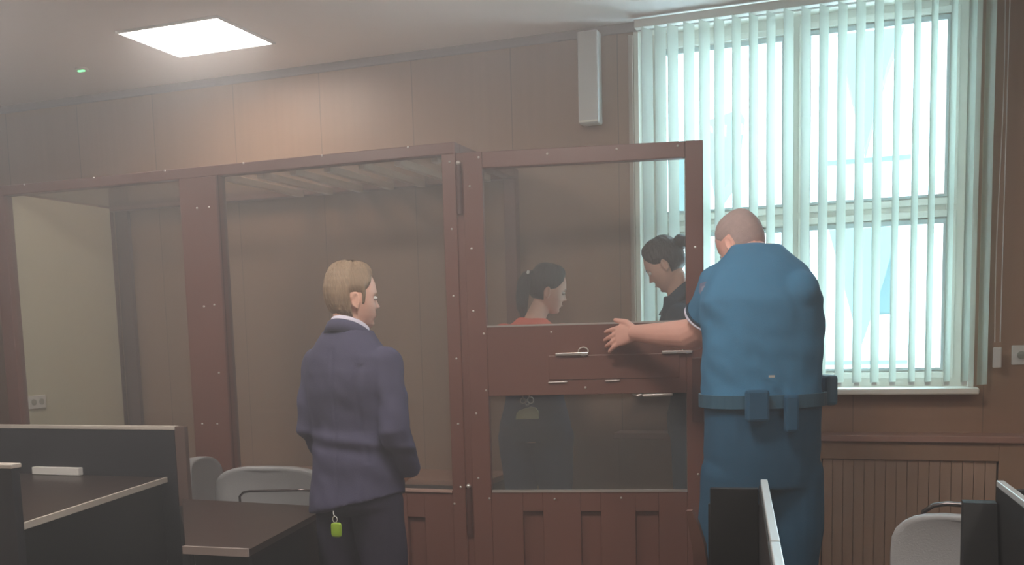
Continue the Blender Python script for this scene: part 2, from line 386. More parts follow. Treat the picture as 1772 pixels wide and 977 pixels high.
MB().box(DX0, DX1, YW-.075, YW-.015, 2.245, 2.295).build('rear_beam', M_BROWN, dk, bevel=.004)
# lower solid panels with recesses
def recessed(x0, x1, z0, z1, y0, y1, slots, sz0, sz1, M=None):
    m_ = MB(); xs_ = [x0]
    for a, b in slots: xs_ += [a, b]
    xs_.append(x1)
    for i in range(0, len(xs_)-1, 2): m_.box(xs_[i], xs_[i+1], y0, y1, z0, z1, M)
    for a, b in slots:
        m_.box(a, b, y0, y1, z0, sz0, M); m_.box(a, b, y0, y1, sz1, z1, M); m_.box(a, b, y0+.022, y1, sz0, sz1, M)
    return m_
sl = []
x = -1.944
while x-.09 > -2.95: sl.append((x-.09, x)); x -= .255
recessed(-2.972, -1.80, 0, .744, PY0+.005, PY1-.002, sorted(sl), .14, .617).build('lower_panel', M_BROWN, dk, bevel=.003)
sl = []
x = -3.30
while x-.09 > -4.31: sl.append((x-.09, x)); x -= .255
recessed(-4.316, -3.20, 0, .744, PY0+.005, PY1-.002, sorted(sl), .14, .617).build('lower_panel', M_BROWN, dk, bevel=.003)
for a, b in ((-2.972, -1.80), (-4.316, -3.20)):
    box(a, b, PY0+.030, PY0+.040, .744, 2.245).build('glass_panel', M_GLASS, dk)
    box(a, b, PY0-.004, PY0+.03, .738, .748).build('glazing_bead', mat('pinkish_bead', (.50, .33, .28), .35), dk)
# beige left side panel, roof, roof bars, bench
box(-4.33, -4.316, PY1, YW-.075, .0, 2.26).build('side_panel', M_BEIGE, dk)
box(-4.316, -3.10, PY1, YW-.075, 2.268, 2.280).build('roof_filter_panel', M_ROOFILTER, dk)
box(-3.10, -1.80, PY1, YW-.075, 2.268, 2.280).build('roof_filter_panel', M_ROOFILTER, dk)  # added sheet, filters the ceiling panel's light into this bay
x = -3.01
while x < -1.85:
    MB().box(x, x+.035, 4.25, YW-.075, 2.235, 2.268).build('roof_bar', M_ROOFTAN, dk, bevel=.003); x += .185
box(-4.30, -1.82, 4.62, YW-.01, .69, .72).build('bench_top', M_BENCH, dk, bevel=.004)
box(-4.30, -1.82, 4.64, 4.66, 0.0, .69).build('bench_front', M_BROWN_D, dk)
riv = MB().ell((0, 0, 0), .0055, .004, .0055, n=10, k=6).build('rivet', M_ZINC, dk, smooth=True, local=True)
def w2l(x, y, z): return WM[dk.name].inverted() @ Vector((x, y, z))
rv_ = [(-4.163, 2.290), (-3.711, 2.290), (-3.275, 2.290), (-2.821, 2.290), (-2.396, 2.290), (-1.958, 2.290), (-1.76, 2.21), (-1.76, 1.92), (-1.762, 1.627), (-1.758, 1.349), (-1.76, 1.055), (-1.758, .766), (-1.79, .688), (-3.033, 1.632), (-3.094, 1.626), (-3.058, 1.047), (-3.147, 1.047), (-2.4, .69), (-2.8, .69), (-3.03, 1.3), (-3.03, .75), (-3.1, 2.1), (-3.03, 2.1)]
for i, (x, z) in enumerate(rv_):
    p = w2l(x, PY0-.001, z)
    if i == 0: riv.location = p
    else: copy_part(riv, dk, p)

# door leaf, hinged on the right front post and standing ajar
ang = math.atan2(.21, 1.015)
DM = Matrix.Translation(Vector((-1.70, 4.14, 0))) @ Matrix.Rotation(ang, 4, 'Z')
DW = 1.036
d_ = MB()
d_.box(0, .087, 0, .05, .08, 2.245, DM).box(.961, DW, 0, .05, .08, 2.245, DM).box(.087, .961, 0, .05, 2.175, 2.245, DM)
d_.box(.087, .961, 0, .05, 1.178, 1.488, DM)
door = d_.build('door', M_BROWN, dk, bevel=.004)
recessed(.087, .961, .08, .744, .001, .049, [(.229, .320), (.490, .580), (.734, .836)], .16, .655, DM).build('kick_panel', M_BROWN, door, bevel=.003)
box(.087, .961, .022, .032, 1.488, 2.175, M=DM).build('glass_panel', M_GLASS, door)
box(.087, .961, .022, .032, .744, 1.178, M=DM).build('glass_panel', M_GLASS, door)
box(.087, .961, -.003, .022, 1.484, 1.492, M=DM).build('glazing_bead', M_ALU, door)
box(.090, .961, -.003, .022, .742, .751, M=DM).build('glazing_bead', M_ALU, door)
# feeding hatch in the middle rail: flap with bars and ring pulls
box(.36, .93, -.006, .002, 1.245, 1.352, M=DM).build('hatch_flap', M_BROWN, door, bevel=.003)
for a, b, z in ((.393, .536, 1.358), (.855, .985, 1.356)):
    h = box(a, b, -.022, -.001, z-.006, z+.006, M=DM).build('handle', M_ALU, door, bevel=.002)
ring = [(DM @ Vector((.515+.022*math.cos(t*PI/8), -.012, 1.368+.018*math.sin(t*PI/8)))) for t in range(16)]
MB().tube(ring, .003, 8, closed=True).build('ring_pull', M_ALU, door, smooth=True)
ring = [(DM @ Vector((.965+.022*math.cos(t*PI/8), -.012, 1.368+.018*math.sin(t*PI/8)))) for t in range(16)]
MB().tube(ring, .003, 8, closed=True).build('ring_pull', M_ALU, door, smooth=True)
for a, b, z, th in ((.36, .437, 1.234, .004), (.61, .671, 1.236, .003), (.775, .895, 1.170, .007), (.748, .762, 1.170, .006)):
    MB().tube([DM @ Vector((a, -.006, z)), DM @ Vector((b, -.006, z+.002))], th, 10).build('flap_hinge', M_ALU, door, smooth=True)
box(.984, 1.032, -.012, .001, 1.05, 1.33, M=DM).build('lock_case', M_BROWN_D, door, bevel=.003)
DRV = [(.073, 2.221), (.374, 2.221), (.672, 2.225), (.93, 2.225), (.03, 1.831), (.029, 1.557), (.073, 1.457), (.375, 1.456), (.93, 1.456), (.076, 1.205), (.521, 1.209), (.028, 1.102), (.029, .808), (.077, .715), (.374, .711), (.671, .716), (1.008, .82), (1.0, 1.8), (.03, 2.1)]
iv = WM[door.name].inverted()
drv = MB().ell((0, 0, 0), .0055, .004, .0055, n=10, k=6).build('rivet', M_ZINC, door, smooth=True, local=True)
for i, (s_, z) in enumerate(DRV):
    p = iv @ (DM @ Vector((s_, -.001, z)))
    if i == 0: drv.location = p
    else: copy_part(drv, door, p)
for z0, z1 in ((1.98, 2.19), (.55, .76)):
    MB().cyl((-1.717, 4.136, z0), (-1.717, 4.136, z1), .012, 14).build('hinge', M_BROWN_D, door, smooth=False)
    MB().ell((-1.717, 4.136, z1+.012), .011, .011, .011).build('hinge_cap', M_ALU, door, smooth=True)
box(-1.735, -1.699, 4.150, 4.19, .08, 2.245).build('hinge_strip', M_BROWN, dk)
tag(dk, 'brown steel courtroom dock glazed with large panes, its door leaf standing ajar', 'dock')
ds = empty('wall_socket', (-4.31, 4.25, 1.15))
box(-4.316, -4.304, 4.194, 4.312, 1.114, 1.186).build('plate', M_PAPER, ds, bevel=.003)
for k in range(2):
    MB().cyl((-4.3045, 4.225+.055*k, 1.15), (-4.302, 4.225+.055*k, 1.15), .017).build('socket_well', mat('socket_grey', (.45, .46, .40), .5), ds)
tag(ds, 'white double socket low on the beige side panel inside the dock', 'socket')
pf = empty('platform', (-1.15, 4.62, 0))
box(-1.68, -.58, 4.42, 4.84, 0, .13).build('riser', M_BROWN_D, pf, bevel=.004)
box(-1.69, -.57, 4.41, 4.845, .13, .15).build('tread', M_BENCH, pf, bevel=.004)
tag(pf, 'low wooden step behind the open dock door', 'step')

# ------------------------------------------------------------------ desks
# left clerk desk with raised panels
ld = empty('clerk_desk', (-3.4, 3.1, 0))
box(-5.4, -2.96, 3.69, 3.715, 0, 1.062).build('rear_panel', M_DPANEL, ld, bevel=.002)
box(-5.4, -2.955, 3.685, 3.72, 1.062, 1.08).build('rear_edging', M_DEDGE, ld, bevel=.003)
box(-2.96, -2.905, 3.692, 3.718, 0, 1.078).build('end_post', mat('brown_end_post', (.14, .09, .075), .4), ld, bevel=.003)
MB().prism([(-5.4, 2.60), (-2.765, 2.60), (-3.025, 3.69), (-5.4, 3.69)], 'z', .825, .845).build('desk_top', M_DTOP, ld)
e0, e1 = Vector((-2.765, 2.60, .837)), Vector((-3.025, 3.69, .837)); dd = (e1-e0).normalized(); nn = Vector((dd.y, -dd.x, 0))
MB().add([e0+Vector((0, 0, -.013)), e1+Vector((0, 0, -.013)), e1+nn*.012+Vector((0, 0, -.013)), e0+nn*.012+Vector((0, 0, -.013)), e0+Vector((0, 0, .010)), e1+Vector((0, 0, .010)), e1+nn*.012+Vector((0, 0, .010)), e0+nn*.012+Vector((0, 0, .010))],
         [(0, 1, 2, 3), (4, 7, 6, 5), (0, 4, 5, 1), (1, 5, 6, 2), (2, 6, 7, 3), (3, 7, 4, 0)]).build('side_edging', M_DEDGE, ld)
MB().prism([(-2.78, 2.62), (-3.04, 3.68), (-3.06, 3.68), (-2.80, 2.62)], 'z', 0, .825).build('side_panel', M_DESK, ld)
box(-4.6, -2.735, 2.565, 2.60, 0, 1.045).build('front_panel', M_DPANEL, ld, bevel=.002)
box(-4.6, -2.730, 2.560, 2.605, 1.045, 1.060).build('front_edging', M_DEDGE, ld, bevel=.003)
tag(ld, 'large dark desk at left with raised slate panels and pale edging', 'desk')
pp = MB().box(-3.77, -3.49, 3.655, 3.685, .847, .882).build('paper_stack', M_PAPER, bevel=.002)
tag(pp, 'stack of white papers lying against the rear panel of the left desk', 'paper stack')
pp = MB().box(-.09, .09, -.1, .1, 0, .020, Matrix.Translation(Vector((-2.86, 2.74, 1.02))) ).build('document_folder', M_PAPER, bevel=.002)
bpy.data.objects.remove(pp)
pp = MB().box(-.035, .035, -.10, .10, 0, .018, Matrix.Translation(Vector((-3.78, 3.45, .846))) @ Matrix.Rotation(.5, 4, 'Z')).build('document_folder', M_PAPER, bevel=.002)
tag(pp, 'small white folder lying askew on the left desk top', 'folder')

# second low table in front of the grey chairs
t2 = empty('lawyer_table', (-2.3, 3.1, 0))
MB().prism([(-2.82, 3.54), (-2.06, 3.49), (-1.905, 2.71), (-2.15, 2.70)], 'z', .755, .778).build('table_top', M_DTOP, t2)
MB().prism([(-2.152, 2.698), (-1.905, 2.708), (-1.905, 2.696), (-2.152, 2.686)], 'z', .755, .781).build('front_edging', mat('dull_edge', (.32, .27, .25), .4), t2)
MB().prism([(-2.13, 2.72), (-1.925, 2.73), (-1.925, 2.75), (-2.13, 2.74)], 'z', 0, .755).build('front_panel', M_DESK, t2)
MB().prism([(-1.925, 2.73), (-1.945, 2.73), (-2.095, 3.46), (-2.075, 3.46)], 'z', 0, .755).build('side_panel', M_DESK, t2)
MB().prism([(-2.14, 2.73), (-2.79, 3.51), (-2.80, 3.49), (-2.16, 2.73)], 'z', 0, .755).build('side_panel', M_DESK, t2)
tag(t2, 'low brown trapezoid table between the left desk and the suited man', 'table')

# desks near the camera, right
def aisle_desk(p0, p1, name_lbl, side, depth, lab):
    """raised front edge running from far end p0 to near end p1, body extending to 'side'"""
    t = empty('aisle_desk', (p0[0], (p0[1]+p1[1])/2, 0))
    a = Vector((*p0, 0)); b = Vector((*p1, 0)); d = (b-a).normalized(); n = Vector((d.y, -d.x, 0))*side
    def slab(q0, q1, off0, off1, z0, z1, nm, M, bev=.002):
        c = [q0+n*off0, q1+n*off0, q1+n*off1, q0+n*off1]
        return MB().prism([(v.x, v.y) for v in c], 'z', z0, z1).build(nm, M, t, bevel=bev)
    L = (b-a).length; mid = a+d*(L*.52)
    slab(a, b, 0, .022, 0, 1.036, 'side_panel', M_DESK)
    slab(a, mid-d*.002, 0, .018, 1.036, 1.052, 'edge_strip', M_EDGE2)
    slab(mid+d*.002, b, 0, .018, 1.034, 1.050, 'edge_strip', M_EDGE2)
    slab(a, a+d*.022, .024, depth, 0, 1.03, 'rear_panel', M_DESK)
    slab(a+d*.03, b, .024, depth, .74, .765, 'desk_top', M_DTOP)
    sc = MB().ell((0, 0, 0), .005, .005, .005, n=10, k=6).build('screw', M_ZINC, t, smooth=True, local=True)
    il = WM[t.name].inverted()
    return t, a, d, n, sc, il
A0, A1 = (-.258, 2.69), (-.07, 1.20)
t, a, d, n, sc, il = aisle_desk(A0, A1, '', 1, .15, '')
for i, (o_, z) in enumerate(((.03, 1.0), (.09, .86), (.03, .80), (.12, .95))):
    p = il @ (a+n*o_-d*-.0+Vector((0, 0, z))+d*.0)
    if i == 0: sc.location = p
    else: copy_part(sc, t, p)
eb = [(-.420, 0), (-.418, .40), (-.415, .70), (-.412, .80), (-.420, .87), (-.438, .93), (-.455, .965), (-.470, .965), (-.452, .85), (-.450, .70), (-.455, 0)]
MB().prism(eb, 'y', 2.66, 2.69).build('end_board', mat('curved_brown_board', (.13, .06, .045), .4), t)
tag(t, 'dark desk in front of the uniformed man with a silver strip along its raised edge', 'desk')
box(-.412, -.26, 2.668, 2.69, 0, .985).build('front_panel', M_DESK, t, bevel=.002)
C0, C1 = (.300, 2.77), (.395, 1.45)
t, a, d, n, sc, il = aisle_desk(C0, C1, '', -1, .75, '')
sc.location = il @ (a+d*-.003+n*.02+Vector((0, 0, .955)))
MB().prism([(2.70, 0), (2.77, 0), (2.77, 1.0), (2.72, 1.0), (2.66, .85)], 'x', .22, .298).build('front_bracket', M_DESK, t)
tag(t, 'dark desk at the right edge with a thin silver top strip', 'desk')

# ------------------------------------------------------------------ grey chairs
def make_chair(wd=.50, hh=.30, rot=0, loc=(0, 0, 0), label='', bar='front', z0=.56):
    """grey upholstered chair; backrest faces +y (local), built around the origin"""
    t = empty('office_chair', loc, rot)
    # rounded-top backrest, gently bowed
    n = 28; rings = []
    for k, off in enumerate((-.022, -.03, -.022, .0, .022, .03, .022)):
        sc_ = [.93, .975, 1, 1, 1, .975, .93][k] if k not in (3,) else 1.0
        if k in (0, 6): sc_ = .90
        ring = []
        for i in range(n):
            th = 2*PI*i/n; c, s_ = math.cos(th), math.sin(th)
            ex = .62 if s_ > 0 else .35
            x_ = (abs(c)**ex)*math.copysign(1, c)*wd/2*sc_
            z_ = z0+hh/2+(abs(s_)**(.62 if s_ > 0 else .35))*math.copysign(1, s_)*hh/2*sc_
            y_ = off-.035*(1-(2*x_/wd)**2)+.04
            ring.append((x_, y_, z_))
        rings.append(ring)
    MB().loft(rings).build('backrest', M_CHAIR, t, smooth=True, local=True)
    rings = []
    for k, (zz, sc_) in enumerate(((.42, .9), (.43, .98), (.455, 1), (.475, .97), (.485, .88))):
        rings.append([((abs(math.cos(2*PI*i/n))**.4)*math.copysign(1, math.cos(2*PI*i/n))*.235*sc_, -.24+(abs(math.sin(2*PI*i/n))**.4)*math.copysign(1, math.sin(2*PI*i/n))*.22*sc_, zz) for i in range(n)])
    MB().loft(rings).build('seat', M_CHAIR, t, smooth=True, local=True)
    for sx in (-1, 1):
        MB().tube([(sx*.20, -.44, 0), (sx*.20, -.43, .40), (sx*.20, -.40, .42)], .011, 10).build('leg', M_TUBE, t, smooth=True, local=True)
        MB().tube([(sx*.20, .06, 0), (sx*.20, .02, .42), (sx*.20, .055, z0+.06)], .011, 10).build('leg', M_TUBE, t, smooth=True, local=True)
    MB().tube([(-.20, -.40, .42), (-.20, .02, .42), (.20, .02, .42), (.20, -.40, .42)], .010, 8).build('seat_frame', M_TUBE, t, smooth=True, local=True)
    if bar == 'front':
        zb = z0+hh-.105
        pts = [(-.115, -.06, zb-.06), (-.112, -.066, zb-.025), (-.09, -.068, zb-.006), (-.06, -.068, zb)]+[(-.06+.03*i, -.07, zb+.001*i) for i in range(1, 10)]+[(.24, -.065, zb+.006), (.257, -.05, zb-.015), (.26, -.04, zb-.06)]
        MB().tube(pts, .006, 8).build('armrest_rail', M_TUBE, t, smooth=True, local=True)
    elif bar == 'rail':
        zb = z0+hh+.02
        pts = [(-.18, .07, zb-.10), (-.17, .075, zb-.03), (-.14, .075, zb-.008), (-.10, .075, zb), (.10, .075, zb), (.14, .075, zb-.008), (.17, .075, zb-.03), (.18, .07, zb-.10)]
        MB().tube(pts, .008, 8).build('back_rail', M_TUBE, t, smooth=True, local=True)
    tag(t, label, 'chair'); return t
make_chair(.42, .33, -1.30, (-3.04, 3.915, 0), 'pale grey chair half hidden behind the left desk panel', 'none', .575)
make_chair(.585, .34, .10, (-2.62, 3.90, 0), 'pale grey chair with a dark metal rail behind the low table', 'front', .535)
make_chair(.52, .30, -.25, (.31, 3.34, 0), 'grey rounded chair behind the dark desk at the right edge', 'rail', .555)

# ------------------------------------------------------------------ scattering volume added to imitate lens veil
hz = bpy.data.materials.new('lens_veil'); hz.use_nodes = True; hz.node_tree.nodes.clear()
ho = hz.node_tree.nodes.new('ShaderNodeOutputMaterial'); hv = hz.node_tree.nodes.new('ShaderNodeVolumeScatter')
hv.inputs['Color'].default_value = (.92, .93, .97, 1); hv.inputs['Density'].default_value = .075; hv.inputs['Anisotropy'].default_value = .68
hz.node_tree.links.new(hv.outputs[0], ho.inputs['Volume'])
ha = box(XL+.01, XR-.01, YB+.01, YW-.002, .005, HC-.03).build('lens_veil', hz, kind='stuff')
tag(ha, 'scattering volume filling the room in place of lens veil', 'lens_veil')

# ------------------------------------------------------------------ people
def Rz(a): return Matrix.Rotation(a, 3, 'Z')
def remesh(mb, name, M, parent, voxel=.006, smooth_it=6, disp=None, post=None, adapt=0):
    me = bpy.data.meshes.new('tmp'); me.from_pydata([tuple(v) for v in mb.v], [], mb.f)
    bm = bmesh.new(); bm.from_mesh(me); bmesh.ops.recalc_face_normals(bm, faces=bm.faces); bm.to_mesh(me); bm.free()
    o = bpy.data.objects.new('tmp', me); COL.objects.link(o)
    r = o.modifiers.new('r', 'REMESH'); r.mode = 'VOXEL'; r.voxel_size = voxel
    if smooth_it:
        s_ = o.modifiers.new('s', 'SMOOTH'); s_.factor = .5; s_.iterations = smooth_it
    dg = bpy.context.evaluated_depsgraph_get(); dg.update()
    nm = bpy.data.meshes.new_from_object(o.evaluated_get(dg)); bpy.data.objects.remove(o); bpy.data.meshes.remove(me)
    if disp:
        ns = [v.normal.copy() for v in nm.vertices]
        for v, n_ in zip(nm.vertices, ns): v.co += n_*disp(v.co, n_)
    if post: post(nm)
    iv = WM[parent.name].inverted()
    nm.transform(iv)
    for p in nm.polygons: p.use_smooth = True
    nm.materials.clear(); nm.materials.append(M); nm.name = name
    o = bpy.data.objects.new(name, nm); COL.objects.link(o); o.parent = parent; WM[o.name] = WM[parent.name].copy()
    return o
def sect(c, hw, hd, yaw=0, e=2.3, n=28, tilt=0, roll=0):
    """superellipse ring at c; yaw turns it, tilt leans forward (about its side axis), roll tips its sides"""
    R = Matrix.Rotation(yaw, 3, 'Z') @ Matrix.Rotation(-tilt, 3, 'X') @ Matrix.Rotation(roll, 3, 'Y'); out = []
    for i in range(n):
        th = 2*PI*i/n; cc, ss = math.cos(th), math.sin(th)
        out.append(R @ Vector((abs(cc)**(2/e)*math.copysign(hw, cc), abs(ss)**(2/e)*math.copysign(hd, ss), 0))+Vector(c))
    return out
def interp(tab, z, k):
    for a, b in zip(tab, tab[1:]):
        if (a[0]-z)*(b[0]-z) <= 0:
            t = (z-a[0])/(b[0]-a[0]) if b[0] != a[0] else 0; t = t*t*(3-2*t)*.5+t*.5
            return a[k]*(1-t)+b[k]*t
    return tab[-1][k]
PROF = [(.118, -.004, -.022, .008), (.114, .020, -.045, .024), (.104, .044, -.066, .042), (.090, .060, -.080, .055), (.072, .073, -.090, .065), (.050, .083, -.097, .073), (.030, .087, -.101, .076), (.008, .088, -.100, .077),
        (-.010, .084, -.096, .0765), (-.030, .083, -.089, .074), (-.050, .084, -.078, .070), (-.068, .083, -.062, .064), (-.086, .079, -.045, .056), (-.102, .078, -.028, .045), (-.114, .072, -.012, .032), (-.121, .055, .0, .012)]
def g(x): return math.exp(-x*x)
def head_pt(z, th, off=0, scale=1, fem=0):
    yf, yb, w_ = (interp(PROF, z, k) for k in (1, 2, 3))
    if fem: w_ *= .96; yf -= .004*(z < -.05)
    s_, c = math.sin(th), math.cos(th)
    x_ = w_*s_; y_ = (yf if c > 0 else -yb)*c
    if c > 0 and off == 0:
        nose = 0
        if -.052 < z < .006:
            t = (.006-z)/.046; nose = (.026*t**1.25 if t < 1 else .026*max(0, 1-(t-1)*8))
        y_ += nose*g(x_/(.0085+.004*(z < -.03)))
        y_ -= .011*g((abs(x_)-.031)/.015)*g((z+.006)/.012)
        y_ += .004*g((abs(x_)-.025)/.02)*g((z-.012)/.009)
        y_ += .006*g(x_/.022)*(g((z+.063)/.0055)+1.0*g((z+.077)/.006))
        y_ -= .004*g(x_/.03)*g((z+.089)/.006)
        y_ += .004*g(x_/.02)*g((z+.105)/.010)
        x_ += math.copysign(.003, s_)*g((z+.03)/.02)*g((y_-.05)/.03)
    L_ = math.hypot(x_, y_) or 1
    x_ += x_/L_*off; y_ += y_/L_*off
    return Vector((x_, y_, z+(off*max(0, (z-.04)/.078) if off else 0)))*scale
def head_mb(HM, scale=1, fem=0, ears=True):
    mb = MB(); rings = []
    zs = [-.121+.239*i/64 for i in range(65)]
    for z in zs: rings.append([HM @ head_pt(z, 2*PI*k/72, 0, scale, fem) for k in range(72)])
    mb.loft(rings)
    if ears:
        for s_ in (-1, 1):
            E_ = HM @ Matrix.Translation(Vector((s_*.078, -.012, -.018))*scale) @ Matrix.Rotation(s_*-.35, 4, 'Z')
            pts = []
            for k in range(14):
                t = k/13*1.55*PI-.35*PI
                pts.append(E_ @ (Vector((s_*.006, -.013*math.cos(t)-.004, .027*math.sin(t)*(1 if math.sin(t) > 0 else .95)))*scale))
            mb.tube(pts, .0042*scale, 8)
            mb.ell(E_ @ Vector((-s_*.002, -.002, 0)), .006*scale, .012*scale, .024*scale, (E_.to_3x3()))
            mb.ell(E_ @ (Vector((s_*.002, .002, -.026))*scale), .005*scale, .007*scale, .008*scale, (E_.to_3x3()))
    return mb
def hair_mesh(HM, name, M, parent, mask, scale=1, thick=.010, fem=0, rough=.003):
    """a shell round the head that dips under the skin outside the hairline"""
    me_v = []; rings = []
    N_ = 96; zs = [-.121+(.239)*i/80 for i in range(81)]
    for z in zs:
        r_ = []
        for k in range(N_):
            th = 2*PI*k/N_; tt = th if th <= PI else th-2*PI
            mval = max(-1, min(1, mask(z, abs(tt))))
            n_ = noise.noise(Vector((math.sin(th)*9, math.cos(th)*9, z*14)))+.6*noise.noise(Vector((math.sin(th)*28, math.cos(th)*28, z*10)))
            off = (thick+rough*n_)*max(0, mval)**.5 if mval > 0 else -.010*min(1, -mval*3)
            if abs(off) < 1e-5: off = 1e-5
            r_.append(HM @ head_pt(z, th, off, scale, fem))
        rings.append(r_)
    o = MB().loft(rings).build(name, M, parent, smooth=True); return o
def eyes(HM, parent, scale=1):
    for s_ in (-1, 1):
        c = HM @ (Vector((s_*.031, .072, -.006))*scale)
        e = MB().ell(c, .0115*scale, .0115*scale, .0085*scale, HM.to_3x3()).build('eye', M_EYE, parent, smooth=True)
        c2 = HM @ (Vector((s_*.031, .0795, -.006))*scale)
        MB().ell(c2, .0048*scale, .005*scale, .0048*scale, HM.to_3x3()).build('iris', M_IRIS, e, smooth=True)
        pts = [HM @ (Vector((s_*(.016+.008*i), .086-.0018*i*i, .012+.0022*math.sin(i*.8)))*scale) for i in range(5)]
        M_ = M_HAIRD if parent.get('darkbrow') else M_HAIRB
        MB().tube(pts, [.0015, .003, .003, .0026, .0012], 8).build('eyebrow', M_, parent, smooth=True)
    pts = [HM @ (Vector((x_*.001, .0865-.00003*x_*x_, -.070))*scale) for x_ in (-22, -14, -7, 0, 7, 14, 22)]
    MB().tube(pts, [.001, .0028, .0036, .0036, .0036, .0028, .001], 8).build('lips', M_LIPS, parent, smooth=True)
def hand_mb(mb, wrist, fdir, back, s=1, curl=.25, spread=.12, thumb_side=1, fr=None, tcurl=.3):
    """five fingers; back = normal of the back of the hand; thumb_side +1/-1 along side = fdir x back"""
    f = Vector(fdir).normalized(); b = Vector(back); b = (b-f*b.dot(f)).normalized(); sd_ = f.cross(b)*thumb_side
    w_ = Vector(wrist)
    rings = []
    for t, hw, hd in ((-.01, .026, .020), (.015, .030, .018), (.045, .038, .016), (.075, .041, .014), (.090, .039, .011)):
        c = w_+f*t*s; rings.append([c+(sd_*math.copysign(abs(math.cos(2*PI*k/20))**.8, math.cos(2*PI*k/20))*hw+b*math.sin(2*PI*k/20)*hd)*s for k in range(20)])
    mb.loft(rings)
    lens = (.072, .080, .075, .060)
    for i in range(4):
        o_ = (.030-.0195*i); base = w_+f*.082*s+sd_*o_*s
        sp = spread*(1.5-i)/1.5 if fr is None else fr[i]
        d0 = (f*math.cos(sp)+sd_*math.sin(sp)).normalized()
        p = base; pts = [base-d0*.02*s, base]; a_ = curl*.5
        for q, seg in enumerate((.45, .32, .25)):
            a_ += curl*(.6+.4*q) if q else 0
            p = p+(d0*math.cos(a_)-b*math.sin(a_))*lens[i]*seg*s; pts.append(p)
        mb.tube(pts, [.0095*s, .0098*s, .0092*s, .0084*s, .0070*s], 12)
    # thumb leaves the side of the palm near its base
    base = w_+f*.020*s+sd_*.026*s
    d0 = (f*.75+sd_*.62-b*.25*tcurl).normalized(); d1 = (f*.93+sd_*.28-b*.3*tcurl).normalized()
    mb.tube([base-d0*.01, base+d0*.032*s, base+d0*.032*s+d1*.033*s, base+d0*.032*s+d1*.060*s], [.0145*s, .0125*s, .0110*s, .0085*s], 12)
def wrinkle(amp, sx=6, sz=9, extra=None, seed=0):
    def f(co, n_):
        v = noise.noise(Vector((co.x*sx+seed, co.y*sx, co.z*sz)))*amp+noise.noise(Vector((co.x*sx*2.3, co.y*sx*2.3+seed, co.z*sz*2.2+co.x*8)))*amp*.5
        return v+(extra(co, n_) if extra else 0)
    return f
def headM(center, yaw_, tilt, rl=0): return Matrix.Translation(Vector(center)) @ Matrix.Rotation(yaw_, 4, 'Z') @ Matrix.Rotation(-tilt, 4, 'X') @ Matrix.Rotation(rl, 4, 'Y')
def shoes(parent, ankles, yaw_, zf=0):
    for a_ in ankles:
        R = Matrix.Translation(Vector((a_[0], a_[1], zf))) @ Matrix.Rotation(yaw_, 4, 'Z')
        rings = []
        for y_, hw, h in ((-.085, .022, .05), (-.075, .034, .075), (-.02, .038, .09), (.04, .042, .07), (.10, .047, .05), (.16, .042, .042), (.19, .024, .03)):
            rings.append([R @ Vector((hw*math.cos(2*PI*k/20), y_, max(.001, h/2+h/2*math.copysign(abs(math.sin(2*PI*k/20))**.7, math.sin(2*PI*k/20))))) for k in range(20)])
        MB().loft(rings).build('shoe', M_SHOE, parent, smooth=True)

